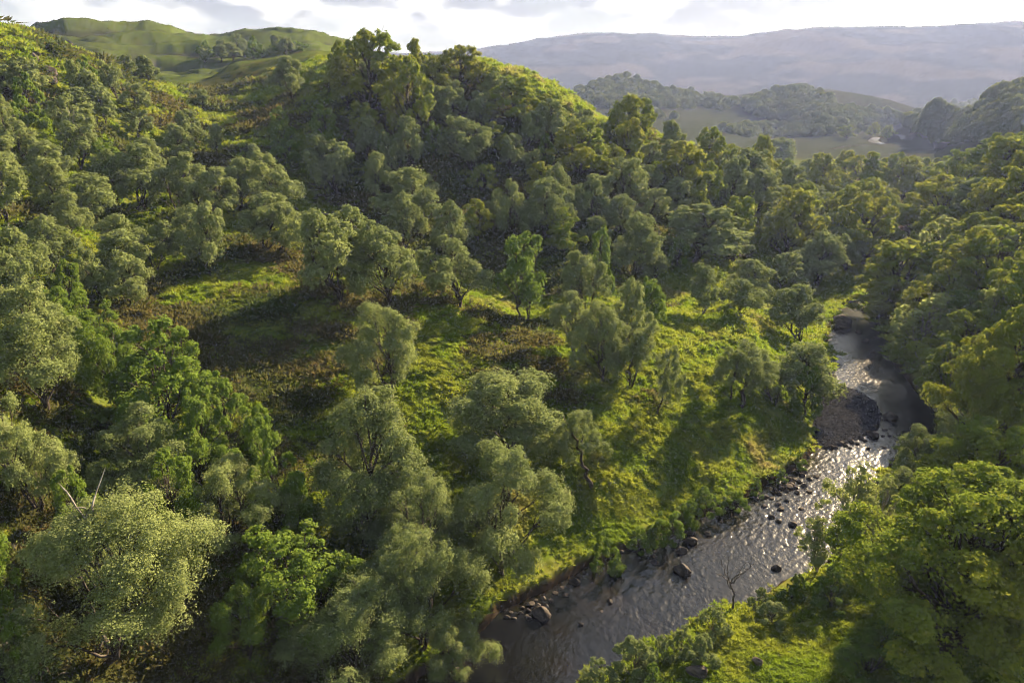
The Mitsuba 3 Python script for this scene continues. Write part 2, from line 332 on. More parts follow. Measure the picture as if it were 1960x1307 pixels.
def curve(p0, p1, bend, r, n=7):
    t = np.linspace(0, 1, n)[:, None]
    mid = (p0 + p1) / 2 + bend
    w = (1 - t) ** 2 * p0 + 2 * t * (1 - t) * mid + t * t * p1
    w[1:-1] += r.normal(0, 0.05, (n - 2, 3)) * np.linalg.norm(p1 - p0) * 0.5
    return w


def unit(v):
    return v / (np.linalg.norm(v, axis=-1, keepdims=True) + 1e-9)


def leaf_faces(c, nrm, size, r):
    n = len(c)
    a = unit(np.cross(nrm, r.normal(size=(n, 3))))
    b = np.cross(nrm, a)
    s = size * r.uniform(0.6, 1.25, (n, 1))
    v = np.stack([c + a * s, c - a * s * 0.5 + b * s * 0.75, c - a * s * 0.5 - b * s * 0.75], 1).reshape(-1, 3)
    return v, np.arange(3 * n).reshape(-1, 3)


def make_tree(kind, seed, n_leaves, leaf, more=1.0):
    """A tree ten metres tall: trunk and limbs, and the leaves of its crown. Returns (trunk, crown, crown width)."""
    r = np.random.default_rng(seed)
    wood, lobes = [], []
    if kind in ('birch', 'bright'):
        crown_r, z0, n_lobe, flat = 3.5, 3.3, 22, 0.85
    elif kind == 'oak':
        crown_r, z0, n_lobe, flat = 4.6, 2.4, 30, 0.62
    elif kind == 'sparse':
        crown_r, z0, n_lobe, flat = 3.0, 3.6, 20, 0.8
    else:
        crown_r, z0, n_lobe, flat = 5.2, 0.6, 22, 0.8
    wide_, tall_, gap_ = r.uniform(0.85, 1.2), r.uniform(1.5, 2.3), r.uniform(0, 6.28)
    if kind in ('birch', 'bright', 'oak'):
        crown_r *= wide_
        n_lobe = int(n_lobe * wide_ * more)
    n_stem = 1 if kind in ('oak', 'sparse') else int(r.integers(1, 4))
    lean = r.normal(0, 0.9, 2)
    stems = []
    for k in range(n_stem):
        off = r.normal(0, 1.3 if n_stem > 1 else 0.5, 2) + lean
        top = np.array([off[0], off[1], r.uniform(6.6, 8.6) if kind != 'bush' else 6.0])
        path = curve(np.array([r.normal(0, .12), r.normal(0, .12), -0.4]), top, np.array([*(r.normal(0, .5, 2)), 0]), r, 10)
        stems.append(path)
        wood.append(tube(path, (0.30 if kind == 'oak' else 0.2 if n_stem == 1 else 0.15), 0.035, 7))
    for k in range(n_lobe):
        zf = (k + r.uniform(0.2, 0.8)) / n_lobe
        z = z0 + (9.3 - z0) * zf
        if kind == 'oak':
            prof = crown_r * (1 - 0.75 * zf ** 2.2) * (0.75 + 0.25 * min(1, zf * 4))
        else:
            prof = crown_r * min(1.0, 0.72 + zf * 1.3) * (1 - 0.82 * zf ** tall_)
        a = k * 2.39996 + r.normal(0, 0.5)
        rad = prof * r.uniform(0.5, 1.02)
        if abs((a - gap_ + math.pi) % (2 * math.pi) - math.pi) < 0.6 and zf < 0.75 and kind != 'bush':
            rad *= 0.4
        c = np.array([math.cos(a) * rad, math.sin(a) * rad, z])
        st = stems[int(r.integers(n_stem))]
        c[:2] += st[min(9, int(1 + 9 * z / 10)), :2] * 0.8
        R = r.uniform(0.6, 1.5) * (1.0 if kind in ('birch', 'bright') else 1.15) * (1.15 - 0.35 * zf)
        if kind == 'sparse':
            R *= 0.72
        lobes.append((c, R))
        i = int(np.clip(9 * (z - 1.0 - r.uniform(0.6, 2.0)) / 8.5, 1, 8))
        p = curve(st[i], c, np.array([0, 0, 0.35 if kind != 'oak' else -0.2]), r, 6)
        wood.append(tube(p, 0.075 if kind != 'oak' else 0.12, 0.015, 5))
        if kind in ('birch', 'oak') and k % 9 == 4:
            e = c + unit(c - [0, 0, 4.0]) * R * r.uniform(1.1, 1.5)
            wood.append(tube(curve(p[4], e, r.normal(0, .2, 3), r, 6), 0.035, 0.01, 4))
        for q in range(3):
            e = c + unit(r.normal(size=3)) * R * 0.9
            wood.append(tube(curve(p[3], e, r.normal(0, .1, 3), r, 4), 0.03, 0.008, 4))
    area = np.array([R * R for _, R in lobes])
    counts = np.maximum(20, (n_leaves * area / area.sum()).astype(int))
    cs, ns = [], []
    for (c, R), n in zip(lobes, counts):
        # each lobe carries smaller tufts over its outer side
        m = 11 if kind != 'sparse' else 7
        d = unit(r.normal(size=(m * 3, 3)) + np.array([0, 0, 0.35]) + unit(c * [1, 1, 0]) * 0.45)[:m]
        tc = c + d * R * r.uniform(0.45, 0.95, (m, 1)) * [1, 1, flat]
        tr = R * r.uniform(0.2, 0.46, m)
        which = r.integers(0, m, n)
        o = unit(r.normal(size=(n, 3)) + [0, 0, 0.25])
        pos = tc[which] + o * (tr[which] * r.uniform(0.25, 1.0, n) ** 0.6)[:, None] * [1, 1, 0.7 if kind == 'oak' else 0.8]
        if kind in ('birch', 'bright'):
            # twigs hang: leaves gather along short drooping strands
            ns_ = max(6, n // 20)
            root = tc[r.integers(0, m, ns_)]
            so = unit(r.normal(size=(ns_, 3)) + [0, 0, 0.2])
            ro = root + so * (R * r.uniform(0.2, 0.5, ns_))[:, None]
            ln = r.uniform(0.3, 0.95, ns_)
            w = r.integers(0, ns_, n // 3)
            tt = r.uniform(0, 1, n // 3)
            pos[: n // 3] = ro[w] + np.stack([so[w, 0] * tt * 0.25, so[w, 1] * tt * 0.25, -ln[w] * tt ** 1.3], 1) + r.normal(0, 0.05, (n // 3, 3))
        loose = r.uniform(0, 1, n) < 0.10
        far_out = unit(r.normal(size=(n, 3))) * (R * r.uniform(0.3, 1.0, n) ** 0.4 * 1.12)[:, None] * [1, 1, flat] + c
        pos = np.where(loose[:, None], far_out, pos)
        cs.append(pos)
        ns.append(unit(unit(pos - c) * 0.75 + r.normal(size=(n, 3)) * 0.55 + [0, 0, 0.35 if kind != 'oak' else 0.6]))
    c, nr = np.vstack(cs), np.vstack(ns)
    if kind == 'bush':
        c[:, 2] *= 0.62
    top = np.quantile(c[:, 2], 0.998)
    k = 10.0 / top
    kw = 0.62 * k if kind == 'bush' else k
    crown = leaf_faces(c * [1, 1, k], nr, leaf, r)
    tv, tf = join(wood)
    width = 2 * np.quantile(np.hypot(c[:, 0] - c[:, 0].mean(), c[:, 1] - c[:, 1].mean()), 0.88 if kind in ('birch', 'bright') else 0.93)
    return (tv * [1, 1, kw], tf), crown, width


BSDF_OF = {'birch': 'birch_leaves', 'bright': 'bright_leaves', 'oak': 'oak_leaves', 'sparse': 'ash_leaves', 'bush': 'birch_leaves', 'shrub': 'bright_leaves'}
PROTO = {}


def add_proto(kind, lod, variants, n, leaf):
    for k in range(variants):
        t, c, w = make_tree('bush' if kind == 'shrub' else kind, 100 + 17 * k + hash_name(kind + lod), n, leaf, 1.6 if (kind, lod) == ('oak', 'hero') else 1.0)
        g = f'{kind}_{lod}_{k}'
        scene[g] = {'type': 'shapegroup', 'trunk': mikit.ply(t, 'pale_bark' if kind == 'sparse' else 'bark', smooth=True), 'crown': mikit.ply(c, BSDF_OF[kind])}
        PROTO.setdefault((kind, lod), []).append((g, w))


def hash_name(s):
    return sum(ord(c) * (i + 3) for i, c in enumerate(s)) % 1000


for kind, sets in {'birch': ((4, 62000, 0.076), (6, 17000, 0.155), (4, 5600, 0.29)), 'bright': ((2, 42000, 0.10), (2, 15000, 0.17), (2, 5000, 0.32)), 'oak': ((2, 70000, 0.13), (4, 22000, 0.18), (5, 7000, 0.33)),
                   'sparse': ((2, 15000, 0.10), (1, 5000, 0.17), (1, 3000, 0.3)), 'bush': ((2, 16000, 0.2), (1, 8000, 0.3), (1, 3000, 0.5)), 'shrub': ((3, 40000, 0.13), (2, 15000, 0.2), (1, 5000, 0.4))}.items():
    for lod, (v, n, s) in zip(('near', 'mid', 'far'), sets):
        add_proto(kind, lod, v, n, s)

add_proto('birch', 'hero', 3, 120000, 0.047)
add_proto('oak', 'hero', 1, 105000, 0.1)
USED = {}


def numbered(name):
    USED[name] = USED.get(name, -1) + 1
    return name if USED[name] == 0 else f'{name}_{USED[name]:03d}'


trng = np.random.default_rng(11)
TREES = []
NAME_OF = {'birch': 'birch_tree', 'bright': 'young_birch_tree', 'oak': 'oak_tree', 'sparse': 'ash_tree', 'bush': 'bush', 'shrub': 'shrub'}


def put_tree(kind, x, y, z, h, w, label, group=None, lod=None, rot=None, name=None):
    R = math.hypot(x, y)
    lod = lod or ('hero' if R < 54 and kind in ('birch', 'oak') else 'near' if R < 88 else 'mid' if R < 150 else 'far')
    opts = PROTO[(kind, lod)]
    g, w0 = opts[int(trng.integers(len(opts)))]
    key = numbered(name or NAME_OF[kind])
    rot = trng.uniform(0, 360) if rot is None else rot
    scene[key] = {'type': 'instance', 'to_world': T().translate([x, y, z - 0.15]).rotate([0, 0, 1], float(rot)).scale([w / w0, w / w0, h / 10.0]), 'g': {'type': 'ref', 'id': g}}
    labels[key] = {'label': label, 'category': 'bush' if kind in ('bush', 'shrub') else 'tree'}
    if group:
        labels[key]['group'] = group
    TREES.append((x, y, h, w))
    return key


REPORT = []


def tree(kind, px, top, foot, wide, label, group=None, **more):
    """A tree whose foot stands at (px, foot) in the view and whose top reaches up to the height of row top."""
    x, y, z = ground_at(px, foot)
    depth = y * CT + (CAM_H - z) * ST
    if kind == 'birch' and math.hypot(x, y) > 100:
        wide *= 0.88
    # height such that the tip, straight above the foot, is seen at row top
    ty = (H0 / 2 - top) / FPX
    num = ty * (y * CT + CAM_H * ST) - (y * ST - CAM_H * CT)
    zt = num / (CT + ty * ST)
    h = max(zt - z, 1.0)
    cap = 18.5 if kind == 'oak' else 14.5 if math.hypot(x, y) < 72 else 13.3
    if h > cap:
        # the foot is hidden behind a nearer crest: stand further back where a tree of this kind reaches that row
        tx, tyy, tdz = ray(px, top)
        th = math.hypot(tx, tyy)
        rr = np.linspace(math.hypot(x, y), math.hypot(x, y) * 1.6, 400)
        gx_, gy_ = rr * tx / th, rr * tyy / th
        hh = CAM_H + rr * tdz / th - ground(gx_, gy_)
        k = int(np.argmax(hh <= cap)) if (hh <= cap).any() else int(np.argmin(hh))
        x, y, z, h = float(gx_[k]), float(gy_[k]), float(ground(gx_[k], gy_[k])), float(hh[k])
        depth = y * CT + (CAM_H - z) * ST
    key_dead = any(t in label for t in ('dead', 'bare white'))
    REPORT.append((label, round(math.hypot(x, y)), round(z, 1), round(h, 1), round(wide * depth / FPX, 1)))
    key = put_tree(kind, x, y, z, h, wide * depth / FPX, label, group, **more)
    if key_dead and 'behind' not in label:
        w = wide * depth / FPX
        r = np.random.default_rng(int(px))
        parts = []
        p0 = np.array([x + 0.08 * w, y - 0.05 * w, z + 0.62 * h])
        for e in ((0.17, -0.1, 1.0), (0.06, -0.12, 1.04)):
            p1 = np.array([x + e[0] * w, y + e[1] * w, z + e[2] * h])
            p = curve(p0, p1, r.normal(0, 0.05 * w, 3), r, 8)
            parts.append(tube(p, 0.0065 * h, 0.002 * h, 6))
            for q in (4, 5, 6):
                parts.append(tube(curve(p[q], p[q] + r.normal(0, 0.06 * w, 3) + [0, 0, 0.06 * h], r.normal(0, 0.02 * w, 3), r, 5), 0.005 * h, 0.0015 * h, 5))
        scene[key + '__dead_branch'] = mikit.ply(join(parts), 'pale_bark', smooth=True)
        labels[key + '__dead_branch'] = {'label': 'bare pale dead branch'}
    return key


# ------------------------------------------------------------------ the trees one can point to
B, G, O, S, U, V = 'birch', 'bright', 'oak', 'sparse', 'bush', 'shrub'
for row in [
    # foreground, left of the river
    (B, 222, 948, 1275, 300, 'large olive birch with a dead forked top filling the bottom left corner'),
    (B, 665, 1130, 1345, 215, 'clumpy olive birch at the bottom edge, between the small yellow birch and the river'),
    (G, 478, 1130, 1262, 100, 'small rounded yellow green birch lit alone beside the grassy track at the bottom'),
    (B, 92, 752, 1000, 135, 'tall narrow pale birch at the left edge above the big bottom left birch'),
    (B, 88, 540, 800, 160, 'full lit birch at the left edge with dark ground under it'),
    (V, 300, 642, 880, 215, 'broad bright green leafy tree on the shaded left slope'),
    (G, 232, 612, 790, 95, 'bright green treetop just behind the broad leafy tree on the left slope'),
    (V, 388, 742, 930, 155, 'bright green tree just right of and below the broad leafy tree'),
    (B, 695, 772, 1050, 190, 'large grey green birch left of centre above the shaded foreground'),
    (V, 540, 795, 1010, 150, 'dark green tree in shade left of the large grey green birch'),
    (V, 340, 865, 1060, 170, 'dark green tree in deep shade below the bright green trees on the left'),
    (B, 965, 842, 1150, 205, 'tallest drooping olive birch in the middle foreground, beside the river meadow'),
    (B, 800, 965, 1240, 230, 'shaded grey birch left of the tallest drooping birch'),
    (B, 890, 1168, 1300, 122, 'rounded olive willow leaning over the dark water at the bottom'),
    (B, 745, 1040, 1250, 150, 'half shaded birch between the rounded willow and the large grey green birch'),
    (G, 8, 955, 1210, 110, 'bright green tree cut by the left edge in the foreground'),
    (V, 20, 1130, 1330, 120, 'dim green tree in shade at the left edge beside the bottom left birch'),
    (V, 180, 890, 1080, 120, 'dark shaded tree behind the dead topped birch'),
    (B, 975, 712, 895, 190, 'wide many stemmed olive birch on the lit slope above the tallest birch'),
    (B, 745, 582, 768, 152, 'pyramidal pale birch alone on the rough slope at the middle'),
    (B, 655, 395, 582, 135, 'left birch of the wide pale clump on top of the grassy knoll'),
    (B, 752, 432, 588, 118, 'right birch of the wide pale clump on top of the knoll, with straight dark trunk'),
    (B, 700, 388, 560, 130, 'topmost birch of the wide pale clump on the knoll'),
    (B, 880, 455, 588, 125, 'grey spreading birch with forked trunk on the grassy crest of the knoll'),
    (G, 1000, 448, 628, 92, 'slender sunlit birch with straight trunk standing on the crest of the knoll'),
    (B, 1100, 565, 688, 85, 'left birch with bowed dark trunk in the clump above the meadow'),
    (B, 1150, 580, 733, 112, 'dense grey birch at the front of the clump above the meadow'),
    (B, 1208, 605, 738, 80, 'right hand small birch with slanting trunk in the clump above the meadow'),
    (B, 1192, 530, 700, 72, 'tall pale birch at the back of the clump above the meadow'),
    (G, 1238, 530, 640, 52, 'bright green slim birch behind the right of the meadow clump'),
    (B, 1345, 505, 607, 72, 'small lone birch on the bright grassy crest near the right end of the knoll'),
    (B, 1480, 688, 775, 72, 'low birch just right of the twisted birch on the meadow'),
    (B, 1535, 655, 775, 112, 'spreading birch at the edge of the meadow by the river bend'),
    (B, 1530, 540, 655, 98, 'two toned birch on the bank above the river bend'),
    # wooded foot of the hill behind the knoll
    (B, 1125, 482, 600, 88, 'domed grey birch at the foot of the dark hill behind the meadow clump'),
    (V, 1152, 432, 560, 50, 'slim green tree at the foot of the dark hill'),
    (B, 1228, 410, 575, 85, 'ragged pale birch right of the slim green tree at the hill foot'),
    (B, 1345, 388, 580, 165, 'big billowing grey birch at the right foot of the wooded hill'),
    (B, 985, 345, 510, 75, 'left crown of the tall pair of pale birches on the dark lower hillside'),
    (B, 1045, 340, 505, 90, 'right crown of the tall pair of pale birches on the dark lower hillside'),
    (B, 868, 385, 515, 92, 'round topped birch just behind the forked birch of the knoll'),
    (B, 805, 318, 460, 112, 'tall sunlit birch at the foot of the wooded hill, left of the dark hollow'),
    (B, 775, 368, 490, 78, 'feathery pale birch in front of the tall sunlit birch'),
    (B, 642, 255, 400, 102, 'pale double crowned birch against the dark hillside left of the great oak'),
    (B, 705, 220, 318, 52, 'upper small silvery birch on the dark slope below the great oak'),
    (B, 712, 290, 395, 48, 'lower small silvery birch on the dark slope below the great oak'),
    (B, 785, 222, 335, 58, 'silvery birch right below the bright edge of the great oak'),
    (B, 755, 252, 345, 42, 'narrow silvery birch left below the bright edge of the great oak'),
    (B, 855, 165, 250, 72, 'pale birch on the upper wooded hill right of the great oak'),
    (B, 905, 222, 330, 106, 'broad pale birch in the middle of the wooded hillside'),
    (B, 975, 255, 335, 60, 'small pale birch right of the broad pale birch on the wooded hillside'),
    (O, 985, 148, 245, 92, 'dark oak below the bare crest of the wooded hill'),
    (B, 1052, 188, 285, 70, 'reddish grey birch under the bare grassy crest'),
    (O, 1110, 230, 345, 112, 'dark rounded oak on the right shoulder of the wooded hill'),
    (O, 1183, 182, 285, 88, 'left treetop of the pair standing on the hill skyline'),
    (O, 1228, 188, 285, 62, 'right treetop of the pair standing on the hill skyline'),
    (O, 1207, 226, 335, 62, 'yellow leaved oak below the pair on the skyline'),
    (B, 1065, 312, 420, 62, 'small olive birch in the dense wood under the dark rounded oak'),
    (B, 1140, 340, 445, 82, 'rounded birch in the dense lower wood of the hill'),
    (B, 1195, 298, 400, 92, 'grey green birch amid the dense wood below the yellow oak'),
    (O, 1297, 270, 395, 84, 'bright green oak on the lower ridge of the hill'),
    (O, 1345, 308, 400, 70, 'green oak touching the right of the bright oak on the lower ridge'),
    (O, 1352, 243, 335, 68, 'wind bent oak on the lower skyline of the hill'),
    (O, 1443, 258, 348, 54, 'flat topped reddish stemmed tree on the lower skyline'),
    (B, 1505, 264, 362, 72, 'pale feathery birch at the end of the lower skyline'),
    (O, 1560, 294, 385, 66, 'dark rounded oak with bare trunk near the valley flats'),
    (B, 1400, 298, 395, 70, 'misty pale birch on the lower ridge behind the bright oaks'),
    (B, 1460, 325, 420, 72, 'grey birch in the wood left of the dark rounded oak'),
    (O, 1495, 365, 500, 108, 'yellow green oak low on the wooded slope towards the river'),
    (O, 1408, 375, 490, 78, 'yellow tinged oak above the billowing grey birch'),
    (B, 1580, 443, 575, 90, 'sunlit pale birch beside the wooded river bend'),
    (B, 1545, 395, 520, 70, 'pale birch between the yellow green oak and the river'),
    (O, 1620, 290, 365, 58, 'dark left oak of the row on the near edge of the flats'),
    (O, 1668, 292, 385, 82, 'tall domed oak in the row on the near edge of the flats'),
    (O, 1722, 292, 380, 56, 'small dark right oak of the row on the near edge of the flats'),
    (O, 1665, 342, 470, 100, 'stacked oak in the middle of the riverside oaks'),
    (O, 1672, 372, 515, 130, 'broad front oak of the riverside oaks left of the upper river'),
    (O, 1620, 355, 470, 80, 'left shaded oak of the riverside oaks'),
    (B, 1415, 530, 610, 80, 'shrubby grey birch in shade behind the bright crest'),
    (B, 1450, 500, 600, 90, 'dim leafless looking birch in the dark hollow by the river wood'),
    # the great oak and its neighbours
    (O, 700, 60, 255, 135, 'great dark oak towering on the skyline of the wooded hill'),
    (O, 775, 105, 275, 92, 'bright yellow green side of the great oak clump on the hill'),
    (O, 665, 78, 215, 70, 'left dark oak of the skyline clump'),
    (O, 800, 74, 165, 44, 'small treetop just right of the great oak on the skyline'),
    (O, 878, 88, 170, 98, 'spreading oak on the skyline right of the great oak'),
    (O, 838, 110, 190, 70, 'shaded oak between the great oak and the spreading skyline oak'),
    (O, 925, 118, 190, 60, 'low tree at the right end of the skyline wood'),
    (V, 552, 232, 310, 80, 'dark shaded bush like tree in the hollow left of the hill'),
    (V, 540, 203, 265, 55, 'small dark tree above the hollow left of the hill'),
    (V, 622, 200, 285, 78, 'dark tree against the shaded hillside behind the double crowned birch'),
    (B, 562, 107, 195, 64, 'lone airy birch on the green slope left of the great oak'),
    # left hill and its birches
    (B, 14, 118, 198, 48, 'birch at the left edge below the rocky brow'),
    (V, 65, 138, 245, 78, 'dark green tree below the rocky brow of the left hill'),
    (B, 8, 180, 285, 52, 'birch at the left edge below the dark green tree'),
    (B, 56, 226, 332, 80, 'forked birch on sunlit grass at the left edge'),
    (B, 14, 288, 432, 105, 'spreading birch at the left edge below the forked birch'),
    (B, 155, 208, 330, 92, 'tall grey birch with white dead limb on the left hillside'),
    (B, 122, 178, 285, 62, 'pale birch behind the tall grey birch on the left hillside'),
    (B, 152, 114, 200, 34, 'uppermost birch on the brow of the left hill'),
    (B, 185, 132, 222, 52, 'olive birch under the brow of the left hill'),
    (B, 226, 115, 190, 48, 'birch at the top right of the left hillside wood'),
    (B, 205, 160, 250, 55, 'grey birch in the upper left hillside wood'),
    (B, 265, 158, 222, 58, 'birch with spreading stems beside the sunlit gully grass'),
    (B, 282, 106, 162, 42, 'lone windswept birch in the saddle beside the left hill'),
    (B, 244, 104, 142, 26, 'small pale birch in the saddle, left of the windswept one'),
    (B, 390, 170, 212, 30, 'tiny lone birch on the middle green slope'),
    (B, 425, 85, 122, 34, 'pale birch at the foot of the far green ridge'),
    (B, 392, 92, 122, 22, 'thin birch at the foot of the far ridge'),
    (V, 557, 74, 99, 66, 'dark thicket tree under the far green ridge'),
    (B, 462, 66, 110, 34, 'airy birch under the crest of the far ridge'),
    (B, 360, 208, 285, 62, 'feathery birch in the gully of the left hill'),
    (B, 345, 236, 325, 58, 'leaning birch lower in the gully of the left hill'),
    (B, 418, 236, 305, 30, 'slim birch right of the gully'),
    (B, 495, 274, 345, 36, 'slim pale treetop behind the big lit birch'),
    (B, 540, 288, 425, 115, 'big lit drooping birch overlooking the dark gully'),
    (B, 500, 372, 492, 120, 'birch with a straight bare trunk on the lit bank left of the knoll'),
    (B, 405, 388, 530, 84, 'drooping grey birch with two dark trunks on the shaded slope'),
    (B, 240, 406, 515, 92, 'rounded grey birch in shade on the left slope'),
    (B, 300, 422, 520, 78, 'right neighbour of the rounded grey birch on the left slope'),
    (B, 50, 430, 560, 84, 'pale birch at the left edge with bare white twigs'),
    (B, 198, 472, 580, 60, 'silvery left crown of the pair on the left slope'),
    (B, 255, 480, 590, 82, 'silvery right crown of the pair on the left slope'),
    (V, 140, 494, 600, 64, 'dark green bushy tree left of the silvery pair'),
    (V, 212, 560, 690, 108, 'green tree in shade below the silvery pair'),
    (B, 225, 285, 400, 84, 'olive birch in the dense middle of the left wood'),
    (B, 270, 272, 402, 100, 'broad lit birch at the top of the left wood'),
    (B, 345, 290, 410, 95, 'birch with dark forked trunk in the left wood'),
    (B, 312, 262, 370, 60, 'rear birch between the broad lit birch and the gully'),
    (B, 400, 318, 430, 100, 'rounded olive birch at the right of the left wood'),
    (B, 180, 330, 440, 90, 'shaded birch standing among dark trunks in the left wood'),
    (B, 455, 300, 410, 75, 'pale birch between the rounded olive birch and the big lit birch'),
    (B, 110, 300, 410, 70, 'birch at the open left side of the wood'),
    # right bank
    (O, 1822, 950, 1268, 430, 'great rounded yellow green oak filling the lower right corner'),
    (O, 1875, 822, 1040, 240, 'dark oak behind the great oak at the right edge'),
    (S, 1612, 878, 1062, 105, 'thin airy ash with a curved dark trunk leaning over the river'),
    (S, 1672, 918, 1055, 80, 'pale yellow airy ash just right of the leaning ash'),
    (S, 1565, 988, 1098, 82, 'small dark open crowned alder at the water edge before the great oak'),
    (B, 1735, 824, 915, 78, 'small rounded willow on the right bank behind the great oak'),
    (B, 1702, 884, 965, 66, 'low rounded willow just left of the dark oak on the right bank'),
    (B, 1835, 750, 855, 112, 'grey purple leafless looking thicket on the right bank opposite the shingle'),
    (O, 1712, 463, 605, 170, 'yellow oak spreading over the bend of the river'),
    (O, 1680, 538, 620, 100, 'low oak bough hanging over the river bend'),
    (S, 1795, 560, 740, 115, 'half dead oak with pale bare branches and yellow leaf tufts'),
    (G, 1836, 556, 660, 58, 'ball shaped grey green tree behind the half dead oak'),
    (S, 1895, 548, 660, 85, 'sunlit pale leaved tree right of the ball shaped tree'),
    (O, 1925, 585, 830, 190, 'large oak at the right edge above the thicket'),
    (O, 1875, 640, 850, 150, 'shaded oak on the right bank below the ball shaped tree'),
    (O, 1805, 660, 800, 95, 'dark leafy oak overhanging the right side of the river'),
    (O, 1885, 425, 590, 170, 'oak with pale sunlit crown on the right slope'),
    (S, 1815, 412, 545, 75, 'pale leaved tree at the left end of the right slope wood'),
    (O, 1945, 370, 500, 130, 'golden topped oak at the right edge of the slope wood'),
    (O, 1790, 335, 450, 120, 'golden oak beside the upper river, nearest of the right slope wood'),
    (O, 1880, 345, 455, 100, 'large shaded oak in the middle of the right slope wood'),
    (O, 1800, 500, 640, 130, 'shaded oak behind the half dead oak'),
    (O, 1950, 480, 650, 150, 'dark oak at the right edge between golden oak and large oak'),
    (O, 1745, 300, 395, 70, 'oak at the foot of the right slope wood nearest the flats'),
    (O, 1830, 285, 392, 110, 'sunlit oak high on the near right ridge'),
    (O, 1920, 262, 365, 120, 'sunlit oak near the top of the near right ridge'),
    # the flats
    (O, 1665, 234, 264, 24, 'left of the two round trees standing on the distant flats'),
    (O, 1699, 240, 270, 28, 'right of the two round trees standing on the distant flats'),
    (O, 1621, 239, 268, 30, 'dark round tree beside the distant bright river bend'),
]:
    tree(*row)
# bushes
for row in [
    (V, 1268, 966, 1042, 66, 'largest green bush on the left river bank'),
    (V, 1160, 1018, 1092, 76, 'leafy bush on the left bank where boulders begin'),
    (V, 1355, 932, 985, 62, 'green bush on the left bank right of the largest bush'),
    (V, 1405, 928, 972, 52, 'low green bush at the right end of the left bank bushes'),
    (V, 1310, 950, 1005, 56, 'green bush between the larger bushes on the left bank'),
    (V, 1448, 916, 950, 36, 'first small bush up the left bank from the low green bush'),
    (V, 1490, 894, 926, 34, 'second small bush up the left bank from the low green bush'),
    (V, 1528, 872, 900, 30, 'small bush at the top of the meadow bank below the shingle'),
    (V, 1225, 1000, 1056, 44, 'bush between the largest bush and the leafy bush on the left bank'),
    (U, 1452, 1120, 1172, 42, 'small pale bush on the right bank near the dead tree'),
    (V, 1515, 1095, 1150, 50, 'dark upright bush on the right bank beside the great oak'),
    (U, 1365, 1158, 1225, 66, 'dark brown heathery bush under the dead tree'),
    (U, 1300, 1196, 1262, 54, 'pale yellow green bush low on the right bank'),
    (U, 1340, 1215, 1275, 60, 'dark bush behind the pale bushes of the right bank'),
    (U, 1266, 1212, 1270, 40, 'smaller pale bush left of the pale yellow green bush'),
    (U, 1216, 1222, 1296, 80, 'leafy pale bush at the bottom of the right bank'),
    (U, 1142, 1264, 1325, 78, 'pale bush cut by the bottom edge beside the water'),
    (V, 1255, 1275, 1330, 60, 'green bush at the bottom edge right of the pale bush'),
    (U, 1480, 1150, 1195, 60, 'low dark bush on the right bank slope'),
    (V, 1590, 1095, 1165, 90, 'shaded shrub at the left foot of the great oak'),
    (V, 1640, 1190, 1290, 120, 'dark shrub in shade under the great oak'),
    (V, 1870, 1040, 1180, 140, 'sunlit lower boughs shrub at the right under the great oak'),
    (V, 1535, 700, 800, 60, 'dark shrub on the bank at the river bend'),
]:
    tree(*row)

# trees with slanting stems, built one by one: stem from the foot to the crown, crown hung at its end


def leaning_tree(kind, foot, crown, wide, tall, label, lod='near', bend=0.4, thick=0.2):
    x, y, z = ground_at(*foot)
    depth = y * CT + (CAM_H - z) * ST
    cx = x + (crown[0] - foot[0]) * depth / FPX
    up = (foot[1] - crown[1]) * depth / FPX / math.cos(math.atan2(CAM_H - z, math.hypot(x, y)))
    w = wide * depth / FPX
    h = tall * depth / FPX / 0.85
    g, w0 = PROTO[(kind, lod)][-1]
    key = numbered(NAME_OF[kind])
    r = np.random.default_rng(int(foot[0]))
    a, b = np.array([x, y, z - 0.3]), np.array([cx, y + 0.3, z + up])
    parts = [tube(curve(a, b, np.array([0.25 * (cx - x), 0, -bend * up * 0.5]), r, 10), thick, thick * 0.45, 8)]
    for _ in range(6):
        e = b + r.normal(0, 1, 3) * [w * 0.28, w * 0.28, h * 0.25] + [0, 0, h * 0.2]
        parts.append(tube(curve(b - (b - a) * r.uniform(0, 0.35), e, np.array([0, 0, 0.3]), r, 6), thick * 0.4, 0.02, 5))
    scene[key + '__trunk'] = mikit.ply(join(parts), 'bark', smooth=True)
    crown_part = scene[g]['crown']
    scene[key + '__crown'] = {**crown_part, 'to_world': T().translate([cx, y + 0.3, z + up - 0.62 * h]).rotate([0, 0, 1], float(r.uniform(0, 360))).scale([w / w0, w / w0, h / 8.0])}
    labels[key] = {'label': label, 'category': 'tree'}
    TREES.append((x, y, h, w))
    TREES.append((cx, y, h, w))


leaning_tree('birch', (1136, 938), (1103, 850), 86, 86, 'round pale birch on a long slanting trunk in the meadow', bend=0.1, thick=0.26)
leaning_tree('birch', (500, 492), (572, 450), 66, 74, 'small birch on a long leaning dark trunk left of the knoll', 'mid', bend=0.1, thick=0.22)
leaning_tree('birch', (1256, 797), (1272, 735), 52, 96, 'slender pale birch leaning over the tussocky meadow slope', bend=-0.1, thick=0.12)
leaning_tree('birch', (1418, 778), (1425, 720), 105, 82, 'old twisted birch with thick dark trunk on the meadow', bend=-0.6, thick=0.34)
leaning_tree('birch', (1398, 775), (1400, 712), 66, 60, 'left crown beside the old twisted birch on the meadow', bend=-0.3, thick=0.16)

